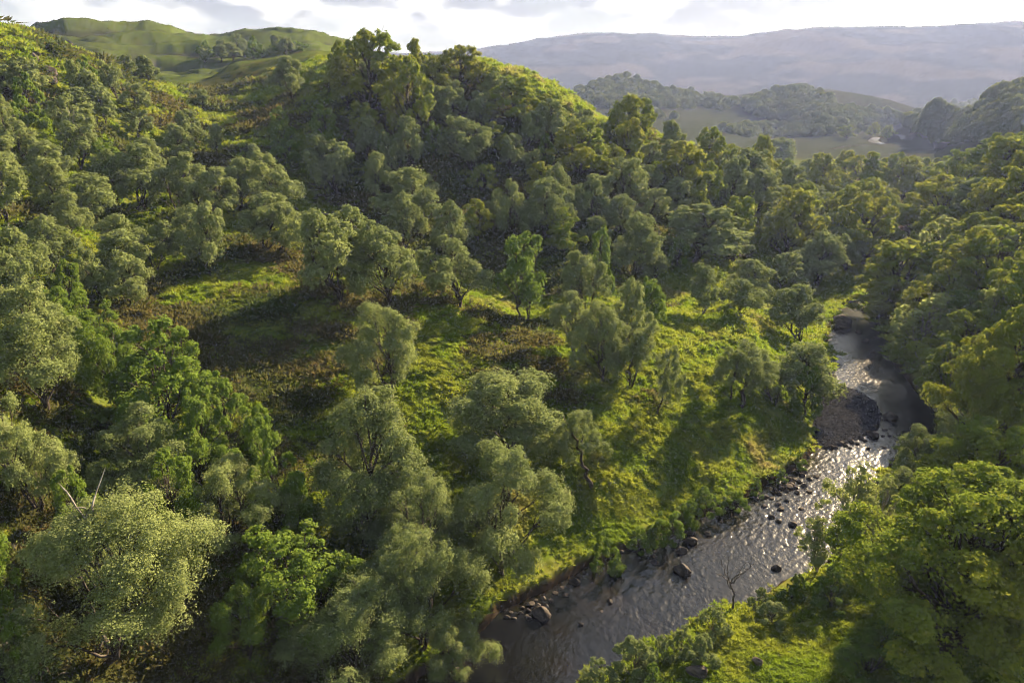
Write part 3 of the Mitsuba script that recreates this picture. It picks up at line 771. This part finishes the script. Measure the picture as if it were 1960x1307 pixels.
# the bare dead tree on the right bank
dx_, dy_, dz_ = ground_at(1404, 1168)
r_ = np.random.default_rng(5)
top_ = np.array([dx_ - 0.5, dy_, dz_ + 3.4])
wood_ = [tube(curve(np.array([dx_, dy_, dz_ - 0.3]), top_, np.array([0.1, 0, 0]), r_, 8), 0.11, 0.06, 7)]
for e in ((-1.1, 0.1, 1.9), (0.9, -0.2, 1.7), (1.9, 0.3, 1.4), (-0.4, 0.4, 2.1), (-1.6, -0.2, 0.9), (1.3, 0.2, 0.6)):
    b = top_ + e
    p = curve(top_ - [0, 0, r_.uniform(0, 1.2)], b, r_.normal(0, .15, 3), r_, 7)
    wood_.append(tube(p, 0.05, 0.012, 5))
    for _ in range(4):
        q = p[int(r_.integers(2, 6))]
        wood_.append(tube(curve(q, q + r_.normal(0, 0.45, 3) + [0, 0, 0.4], r_.normal(0, .08, 3), r_, 4), 0.02, 0.006, 4))
scene['dead_tree'] = mikit.ply(join(wood_), 'bark', smooth=True)
labels['dead_tree'] = {'label': 'bare dead little tree standing on the right bank above the heathery bush', 'category': 'tree'}
# fallen stem in the gully
a_, b_ = np.array(ground_at(566, 402)), np.array(ground_at(632, 414))
scene['fallen_trunk'] = mikit.ply(tube(curve(a_ + [0, 0, .3], b_ + [0, 0, .5], np.array([0, 0, -.3]), r_, 9), 0.22, 0.1, 7), 'pale_bark', smooth=True)
labels['fallen_trunk'] = {'label': 'pale fallen tree trunk lying in the dark gully', 'category': 'log'}

# ------------------------------------------------------------------ the woods between them
frng = np.random.default_rng(23)


def fill(poly, spacing, want, kinds, hs, wh, label, group, gap=0.42, tries=1500, r_min=0):
    shape = shapely.Polygon(poly)
    x0, y0, x1, y1 = shape.bounds
    mine, n = [], 0
    for _ in range(tries):
        px, py = frng.uniform(x0, x1), frng.uniform(y0, y1)
        if n >= want:
            break
        if not shapely.contains_xy(shape, px, py):
            continue
        x, y, z = ground_at(px, py)
        if z < 0.5 or river_distance(np.array([x]), np.array([y]))[0] < 3.5 or math.hypot(x, y) > 420 or math.hypot(x, y) < r_min:
            continue
        if any((x - a) ** 2 + (y - b) ** 2 < spacing ** 2 for a, b in mine) or any((x - a) ** 2 + (y - b) ** 2 < (gap * w + 1.2) ** 2 for a, b, h, w in TREES[:FIXED]):
            continue
        kind = kinds[int(frng.integers(len(kinds)))]
        h = frng.uniform(*hs)
        mine.append((x, y))
        what = {B: 'olive birch', G: 'bright green birch', O: 'oak', V: 'leafy tree', S: 'airy pale tree'}[kind]
        key = put_tree(kind, x, y, z, h, h * frng.uniform(*wh) * (1.15 if kind == O else 1), what, f'wood trees {group}')
        FILLED.append((key, what, x, y, z + h * 0.6))
        n += 1


FIXED = len(TREES)
FILLED = []
fill([(640, 230), (700, 165), (870, 150), (930, 200), (1090, 255), (1250, 280), (1420, 335), (1500, 360), (1440, 420), (1300, 400), (1100, 330), (900, 270), (700, 300)], 7.5, 38, [B, B, O, B], (6.5, 10), (0.62, 0.85), 'crowded in the upper wood of the dark hillside', 'in the upper wood of the dark hillside')
fill([(700, 300), (900, 270), (1100, 330), (1300, 400), (1440, 420), (1560, 400), (1600, 480), (1560, 570), (1450, 560), (1250, 545), (1100, 520), (950, 490), (860, 460), (760, 430), (690, 360)], 8.2, 34, [B, B, B, O, V], (6, 10), (0.65, 0.9), 'crowded in the lower wood of the dark hillside', 'in the lower wood of the dark hillside')
fill([(1400, 330), (1640, 370), (1720, 400), (1700, 500), (1620, 560), (1540, 520), (1430, 430)], 8.0, 26, [O, B, O, B], (9, 13), (0.75, 0.95), 'in the riverside wood left of the upper river', 'in the riverside wood left of the upper river')
fill([(1745, 330), (1960, 280), (1960, 560), (1840, 560), (1745, 520), (1735, 420)], 10.0, 36, [O, O, O, O, B], (9, 13), (0.85, 1.1), 'packed in the upper wood of the right hand slope', 'in the upper wood of the right hand slope')
fill([(1960, 560), (1960, 850), (1840, 850), (1790, 760), (1720, 640), (1740, 540), (1840, 560)], 9.5, 15, [O, O, V, O], (8, 12), (0.85, 1.05), 'packed in the lower wood of the right bank', 'in the lower wood of the right bank')
fill([(0, 330), (150, 300), (330, 340), (470, 420), (440, 500), (250, 560), (0, 600)], 8.5, 9, [B, B, B, G], (6, 9), (0.6, 0.8), 'scattered in the wood of the left slope', 'in the wood of the left slope')
fill([(0, 190), (120, 160), (250, 200), (290, 245), (200, 310), (0, 330)], 7.5, 7, [B, B, V], (5, 7.5), (0.75, 1.0), 'in the wood below the brow of the left hill', 'below the brow of the left hill')
fill([(0, 620), (180, 660), (430, 850), (540, 1000), (420, 1080), (180, 1020), (0, 950)], 8.5, 9, [V, B, V], (6, 9), (0.75, 1.0), 'in the deep shade of the left foreground slope', 'in the deep shade of the left foreground slope')
fill([(560, 1150), (760, 1060), (900, 1090), (920, 1180), (760, 1300), (560, 1310)], 6.0, 2, [B, V], (7, 10), (0.75, 1.0), 'in the shaded thicket beside the bottom of the river', 'in the shaded thicket beside the bottom of the river')
fill([(380, 108), (440, 100), (540, 96), (620, 108), (600, 118), (420, 122)], 9, 10, [B, V], (5, 8), (0.8, 1.1), 'at the foot of the far green ridge', 'at the foot of the far green ridge', r_min=300)

# each tree of the woods is told apart by the nearest thing one can find
LANDMARKS = [('great dark oak on the skyline', 700, 160), ('spreading skyline oak', 878, 125), ('bare grassy crest', 1060, 165), ('pair of trees on the hill skyline', 1205, 230), ('bright green oak of the lower ridge', 1297, 320), ('billowing grey birch at the hill foot', 1350, 460), ('tall pair of pale birches', 1020, 420),
             ('forked birch on the knoll crest', 880, 520), ('slender birch on the knoll crest', 1000, 540), ('wide pale birch clump on the knoll', 710, 480), ('pale double crowned birch', 640, 330), ('broad pale birch of the hillside', 905, 270), ('big lit drooping birch', 540, 350), ('lone airy birch on the green slope', 562, 150),
             ('lone windswept birch in the saddle', 282, 130), ('forked birch on sunlit grass', 56, 280), ('silvery pair on the left slope', 230, 530), ('broad lit birch of the left wood', 270, 330), ('grey birch with white dead limb', 155, 270), ('dark green tree under the rocky brow', 65, 190), ('full lit birch at the left edge', 88, 640),
             ('broad bright green leafy tree', 300, 750), ('large grey green birch', 695, 890), ('rounded willow over the water', 890, 1230), ('broad front oak of the riverside', 1672, 440), ('dark rounded oak near the flats', 1560, 335), ('yellow oak over the river bend', 1712, 530), ('half dead oak', 1795, 640), ('ball shaped tree', 1836, 600),
             ('grey purple thicket', 1835, 800), ('golden oak beside the upper river', 1790, 390), ('golden topped oak at the right edge', 1945, 430), ('sunlit oak high on the near ridge', 1830, 320), ('dead topped birch', 222, 1080), ('far dark thicket tree', 557, 90)]
told = {}
for key, what, x, y, z in FILLED:
    depth = y * CT + (CAM_H - z) * ST
    qx, qy = W0 / 2 + FPX * x / depth, H0 / 2 + FPX * ((CAM_H - z) * CT - y * ST) / depth
    name, lx, ly = min(LANDMARKS, key=lambda l: (l[1] - qx) ** 2 + (l[2] - qy) ** 2)
    way = ('right of', 'up and right of', 'above', 'up and left of', 'left of', 'down and left of', 'below', 'down and right of')[int(round(math.degrees(math.atan2(ly - qy, qx - lx)) / 45)) % 8]
    told.setdefault((what, way, name), []).append((math.hypot(lx - qx, ly - qy), key))
for (what, way, name), found in told.items():
    for rank, (_, key) in enumerate(sorted(found)):
        order = '' if len(found) == 1 else ('nearest ', 'second nearest ', 'third nearest ', 'fourth nearest ', 'fifth nearest ', 'sixth nearest ', 'seventh nearest ', 'eighth nearest ', 'ninth nearest ')[min(rank, 8)]
        labels[key]['label'] = f'{order}{what} {way} the {name}'

# ------------------------------------------------------------------ far woods: one mass, nobody could count it
wr = np.random.default_rng(31)
for k in range(3):
    c_ = wr.normal(size=(420, 3))
    c_ = unit(c_ + [0, 0, 0.5]) * (wr.uniform(0.55, 1.0, 420) ** 0.5)[:, None] * [4.6, 4.6, 5.0]
    c_ *= (0.75 + 0.5 * meshkit.noise(c_ * 0.55 + k * 9))[:, None]
    scene[f'wood_clump_{k}'] = {'type': 'shapegroup', 'foliage': mikit.ply(leaf_faces(c_ + [0, 0, 4.2], unit(unit(c_) + wr.normal(size=c_.shape) * 0.4), 1.0, wr), 'far_leaves')}
n_wood = 0
for poly, n, size in [([(1095, 180), (1190, 150), (1300, 178), (1412, 198), (1395, 214), (1250, 208), (1110, 205)], 420, 1.0),
                      ([(1420, 200), (1470, 182), (1545, 174), (1580, 180), (1600, 210), (1720, 222), (1740, 240), (1560, 246), (1440, 224)], 520, 1.0),
                      ([(1370, 252), (1440, 238), (1560, 244), (1700, 242), (1700, 252), (1560, 262), (1430, 264)], 200, 0.8),
                      ([(1720, 238), (1800, 206), (1900, 190), (1960, 180), (1960, 262), (1850, 275), (1795, 276)], 560, 1.15),
                      ([(1150, 200), (1260, 212), (1300, 232), (1180, 230)], 40, 0.9)]:
    shape = shapely.Polygon(poly)
    x0, y0, x1, y1 = shape.bounds
    k = 0
    while k < n:
        px, py = wr.uniform(x0, x1), wr.uniform(y0, y1)
        if not shapely.contains_xy(shape, px, py):
            continue
        x, y, z = ground_at(px, py)
        k += 1
        if math.hypot(x, y) < 300:
            continue
        s = size * wr.uniform(0.6, 1.35)
        n_wood += 1
        scene[f'woodland__{n_wood:04d}'] = {'type': 'instance', 'to_world': T().translate([x, y, z - 1.0]).rotate([0, 0, 1], float(wr.uniform(0, 360))).scale([s, s, s * float(wr.uniform(0.7, 1.1))]), 'g': {'type': 'ref', 'id': f'wood_clump_{int(wr.integers(3))}'}}
labels['woodland'] = {'label': 'hazy continuous woods on the distant low hills', 'kind': 'stuff'}

# ------------------------------------------------------------------ grass tussocks and bracken
gr_ = np.random.default_rng(41)


def patch(n_tuft, blades, tall, wide, spread, flat):
    v, f, at = [], [], 0
    for _ in range(n_tuft):
        a, q = gr_.uniform(0, 2 * np.pi), 1.7 * math.sqrt(gr_.uniform(0, 1))
        c = np.array([math.cos(a) * q, math.sin(a) * q, 0])
        s = gr_.uniform(0.6, 1.35)
        o = gr_.normal(size=(blades, 2)) * spread * s
        root = c + np.concatenate([o * 0.55, np.full((blades, 1), -0.05)], 1)
        tip = c + np.concatenate([o * (1.5 + flat), (tall * s * gr_.uniform(0.5, 1.1, blades) * np.exp(-(o ** 2).sum(1) / (2 * (spread * s * 1.5) ** 2)))[:, None]], 1)
        side = unit(np.cross(tip - root, gr_.normal(size=(blades, 3)))) * wide * gr_.uniform(0.6, 1.3, (blades, 1))
        mid = root * 0.45 + tip * 0.55 if flat else root
        tri = np.stack([mid - side, mid + side, tip], 1)
        v.append(tri.reshape(-1, 3))
    v = np.vstack(v)
    return v, np.arange(len(v)).reshape(-1, 3)


for k in range(4):
    scene[f'grass_patch_{k}'] = {'type': 'shapegroup', 'blades': mikit.ply(patch(14, 26, 0.42, 0.085, 0.2, 0), 'grass_leaves')}
for k in range(3):
    scene[f'bracken_patch_{k}'] = {'type': 'shapegroup', 'fronds': mikit.ply(patch(11, 40, 0.85, 0.14, 0.36, 0.35), 'bracken_leaves')}


def lay(name, protos, n, chance, size):
    k = 0
    az = gr_.uniform(-0.71, 0.71, n)
    R = np.exp(gr_.uniform(math.log(38), math.log(235), n))
    X, Y = R * np.sin(az), R * np.cos(az)
    Z, D = ground(X, Y), river_distance(X, Y)
    e = 0.6
    NX, NY = -(ground(X + e, Y) - ground(X - e, Y)) / (2 * e), -(ground(X, Y + e) - ground(X, Y - e)) / (2 * e)
    bar = shapely.contains_xy(BARP.buffer(0.8), X, Y)
    keep = (D > 1.3) & ~bar & (gr_.uniform(0, 1, n) < chance(X, Y, Z, R, az)) & (Z > 0.4)
    for i in np.nonzero(keep)[0]:
        s = float(np.clip(R[i] / 72, 0.75, 2.6) * gr_.uniform(0.8, 1.25) * size)
        tilt = math.degrees(math.atan(math.hypot(NX[i], NY[i])))
        k += 1
        t = T().translate([X[i], Y[i], Z[i] - 0.03])
        if tilt > 1:
            t = t.rotate([-NY[i], NX[i], 0], min(tilt, 45))
        scene[f'{name}__{k:04d}'] = {'type': 'instance', 'to_world': t.rotate([0, 0, 1], float(gr_.uniform(0, 360))).scale([s, s, s * 0.85]), 'g': {'type': 'ref', 'id': f'{protos}_{int(gr_.integers(4 if protos[0] == "g" else 3))}'}}
    return k


def bracken_share(X, Y, Z, R, az):
    woods = sm(115, 135, R) * (1 - sm(186, 202, R)) * sm(10, 16, Z) * (np.abs(az - 0.05) < 0.3)
    left = (1 - sm(-0.3, -0.16, az)) * (1 - sm(90, 120, R))
    hill = sm(0.2, 0.4, -az) * sm(140, 170, R) * (0.08 + 0.6 * sm(0.45, 0.56, f3(X, Y, 11, 4, 51)))
    return np.clip(hill + sm(0.5, 0.62, f3(X, Y, 14, 4, 21)) * 0.7 * sm(4, 8, Z) + woods * 0.9 + left * 0.55, 0, 1)


n_grass = lay('grass', 'grass_patch', 11000, lambda *a: 1 - 0.8 * bracken_share(*a), 1.0)
n_bracken = lay('bracken', 'bracken_patch', 3400, bracken_share, 1.05)
labels['grass'] = {'label': 'rough tussocky green grass over the valley sides', 'kind': 'stuff'}
labels['bracken'] = {'label': 'dull bracken and heather undergrowth on the shaded slopes', 'kind': 'stuff'}

# ------------------------------------------------------------------ stones
STONES = []
for k in range(5):
    m = trimesh.creation.icosphere(subdivisions=3)
    v = np.array(m.vertices)
    r = np.random.default_rng(60 + k)
    for _ in range(9):
        d = unit(r.normal(size=3))
        lim = r.uniform(0.55, 0.85)
        over = v @ d - lim
        v = v - np.where(over > 0, over, 0)[:, None] * d * 0.85
    v *= (0.85 + 0.3 * meshkit.fbm(v * 1.6 + k * 5, 3))[:, None]
    v *= [1.0, 0.75, 0.55]
    STONES.append(mikit.ply((v, m.faces), 'stone', smooth=35))
srng = np.random.default_rng(71)


def boulder(px, py, wide, label, group=None, tall=1.25, sink=0.2):
    x, y, z = ground_at(px, py)
    z = max(z, -0.1)
    s = wide / 2 * (y * CT + (CAM_H - z) * ST) / FPX
    key = numbered('boulder')
    scene[key] = {**STONES[int(srng.integers(5))], 'to_world': T().translate([x, y, z + s * 0.55 * tall * (1 - 2 * sink)]).rotate([0, 0, 1], float(srng.uniform(-35, 35))).scale([s, s * float(srng.uniform(0.8, 1.2)), s * tall])}
    labels[key] = {'label': label, 'category': 'rock'}
    if group:
        labels[key]['group'] = group


for b in [(1305, 1110, 36, 'largest dark boulder standing in mid river'), (1303, 1072, 24, 'dark round boulder upstream of the largest mid river boulder'), (1322, 1053, 28, 'flat dark boulder left of midstream below the riverside bushes'), (1320, 1032, 20, 'brown boulder nearest the left bank bushes'),
          (1353, 1038, 15, 'small round dark boulder right of the brown boulder'), (1252, 1092, 17, 'flat pale topped stone left of the largest boulder'), (1250, 1081, 13, 'small reddish stone just upstream of the flat pale topped stone'), (1484, 1101, 20, 'square dark boulder near the right bank below the great oak'),
          (1516, 1019, 18, 'dark boulder in the glittering water beside the small alder'), (1474, 1005, 14, 'dark stone below the rapids, left of two'), (1489, 1012, 13, 'dark stone below the rapids, right of two'), (1492, 989, 15, 'broad stone just below the rapids'), (1488, 980, 13, 'stone at the foot of the rapids'), (1531, 988, 11, 'stone alone right of the rapids'),
          (1037, 1196, 40, 'largest brown boulder at the left bank under the trees'), (1013, 1200, 16, 'small boulder left of the largest brown boulder'), (1032, 1182, 20, 'brown boulder behind the largest brown boulder'), (1100, 1120, 24, 'rounded pale brown boulder at the left bank edge'), (1082, 1153, 13, 'lone round dark stone off the left bank'), (1166, 1168, 15, 'flat reddish stone awash in mid river'), (1112, 1212, 13, 'low stone among bright ripples near the bottom'), (1150, 1187, 9, 'tiny stone breaking the ripples in mid river'),
          (1703, 810, 30, 'long dark boulder beside the shingle bank'), (1671, 840, 24, 'dark boulder at the lower tip of the shingle bank'), (1692, 829, 10, 'small stone between the two boulders of the shingle bank'), (1612, 634, 44, 'low dark ledge at the head of the pool'), (1656, 664, 16, 'dark rock in the upper pool'), (1669, 685, 13, 'small dark rock low in the upper pool'), (1677, 656, 12, 'rock near the right side of the upper pool'), (1642, 647, 13, 'rock below the dark ledge'),
          (1335, 1292, 46, 'pale flat bedrock slab in the grass at the bottom edge'), (1826, 1284, 34, 'pointed grey rock in the shade at the lower right'), (426, 1052, 26, 'mossy rock on the dark left slope'), (384, 1286, 12, 'small pale stone by the sunlit grass track'), (391, 1204, 10, 'little white stone in the shaded grass above the track'), (1450, 1270, 26, 'grey rock in the grass of the right bank')]:
    boulder(*b)
for px, py, w in [(1447, 962, 9), (1464, 963, 10), (1490, 957, 10), (1480, 955, 9), (1495, 946, 10), (1506, 946, 15), (1513, 940, 11), (1520, 948, 9), (1524, 957, 9), (1537, 944, 10), (1546, 955, 8), (1547, 931, 9), (1535, 920, 10), (1560, 926, 8), (1500, 931, 10), (1509, 922, 10), (1518, 928, 9), (1490, 936, 9), (1497, 938, 8), (1503, 953, 9), (1515, 934, 8), (1528, 935, 9), (1484, 945, 8), (1540, 912, 8), (1460, 984, 9), (1504, 973, 9), (1474, 968, 8), (1452, 956, 7)]:
    boulder(px, py, w * 1.35, 'small dark stone in the cluster breaking the rapids', 'stones of the rapids')
for px, py, w in [(1012, 1180, 13), (996, 1182, 11), (1016, 1164, 17), (1046, 1173, 11), (1030, 1168, 10), (985, 1195, 12), (1055, 1160, 12), (1000, 1168, 12), (1062, 1142, 13), (1075, 1130, 12), (1088, 1128, 11), (970, 1190, 14), (1040, 1150, 12), (1207, 1048, 13), (1190, 1058, 11), (1120, 1100, 12), (1110, 1108, 14), (1025, 1152, 10), (978, 1176, 10), (1008, 1192, 9)]:
    boulder(px, py, w, 'stone of the dark boulder shore below the left bank trees', 'stones of the left shore')
for px, py, w in [(1655, 850, 7), (1640, 856, 8), (1630, 848, 9), (1618, 857, 8), (1600, 861, 7), (1648, 842, 8), (1663, 829, 8), (1610, 850, 9), (1676, 818, 9), (1690, 868, 7), (1660, 872, 7), (1688, 846, 6), (1592, 857, 8), (1626, 864, 6), (1700, 846, 6)]:
    boulder(px, py, w * 1.4, 'little stone in the shallows round the tip of the shingle bank', 'stones round the shingle bank')
for px, py, w in [(66, 118, 13), (74, 126, 10), (70, 108, 9), (112, 124, 8), (110, 132, 6), (96, 146, 16), (102, 152, 12), (90, 156, 11), (97, 163, 16), (86, 150, 9), (132, 90, 9), (128, 86, 7), (106, 158, 9)]:
    boulder(px, py, w * 1.7, 'pale outcrop rock on the heathery brow of the left hill', 'pale outcrop rocks of the left hill', tall=1.5)

# stones of a group are told apart by their order from the left
ORD = 'first second third fourth fifth sixth seventh eighth ninth tenth eleventh twelfth thirteenth fourteenth fifteenth sixteenth seventeenth eighteenth nineteenth twentieth'.split()
ORD += ['twenty-' + o for o in ORD[:9]]
in_group = {}
for k, v in labels.items():
    if k.startswith('boulder') and 'group' in v:
        m = np.array(T(scene[k]['to_world']).matrix)[:3, 3]
        in_group.setdefault(v['group'], []).append((m[0] / (m[1] * CT + (CAM_H - m[2]) * ST), k))
for found in in_group.values():
    for i, (_, k) in enumerate(sorted(found)):
        labels[k]['label'] = f"{labels[k]['label']}, {ORD[i]} from the left"

# shingle bank: thousands of small stones, one mass
m0 = trimesh.creation.icosphere(subdivisions=0)
bx0, by0, bx1, by1 = BARP.bounds
sx, sy = srng.uniform(bx0, bx1, 26000), srng.uniform(by0, by1, 26000)
inb = shapely.contains_xy(BARP, sx, sy)
sx, sy = sx[inb][:11000], sy[inb][:11000]
sz = ground(sx, sy)
vs = []
for x, y, z in zip(sx, sy, sz):
    s = 0.07 + 0.16 * srng.uniform() ** 3
    vs.append(m0.vertices * srng.uniform(0.7, 1.2, (12, 1)) * [s, s * 0.8, s * 0.6] + [x, y, z + s * 0.25])
n_s = len(vs)
scene['shingle_bank'] = mikit.ply((np.vstack(vs), (m0.faces[None] + 12 * np.arange(n_s)[:, None, None]).reshape(-1, 3)), 'shingle')
labels['shingle_bank'] = {'label': 'grey shingle bank on the inside of the river bend', 'kind': 'stuff'}

# the far road along the foot of the right hill
rp = np.array([ground_at(px, py) for px, py in [(1706, 263), (1728, 264.5), (1750, 267), (1772, 271), (1794, 277), (1814, 284)]])
rs = np.array([np.interp(np.linspace(0, 5, 40), np.arange(6), rp[:, i]) for i in range(2)]).T
tg = np.gradient(rs, axis=0)
nm = unit(np.stack([-tg[:, 1], tg[:, 0]], 1)) * 3.2
e1, e2 = rs + nm, rs - nm
zz = np.maximum(ground(*e1.T), ground(*e2.T)) + 0.35
rv = np.vstack([np.column_stack([e1, zz]), np.column_stack([e2, zz])])
ii = np.arange(39)
scene['asphalt'] = {'type': 'twosided', 'b': {'type': 'principled', 'base_color': {'type': 'rgb', 'value': [0.2, 0.2, 0.2]}, 'roughness': 0.6}}
scene['road'] = mikit.ply((rv, np.vstack([np.stack([ii, ii + 1, ii + 41], 1), np.stack([ii, ii + 41, ii + 40], 1)])), 'asphalt')
labels['road'] = {'label': 'pale narrow road along the foot of the distant right hill', 'kind': 'structure'}

# ------------------------------------------------------------------ haze in the valley air
scene['haze_air'] = {'type': 'homogeneous', 'albedo': {'type': 'rgb', 'value': [0.86, 0.88, 1.0]}, 'sigma_t': {'type': 'rgb', 'value': [HAZE_DENSITY * 0.7, HAZE_DENSITY * 0.9, HAZE_DENSITY * 1.6]}, 'phase': {'type': 'hg', 'g': 0.15}}
if HAZE_DENSITY:
    scene['haze'] = {'type': 'cube', 'to_world': T().translate([0, 0, 160.0]).scale([4200, 4200, 162.0]), 'bsdf': {'type': 'null'}, 'interior': {'type': 'ref', 'id': 'haze_air'}}
    labels['haze'] = {'label': 'thin blue evening haze in the valley air', 'kind': 'stuff'}
    scene['camera']['medium'] = {'type': 'ref', 'id': 'haze_air'}
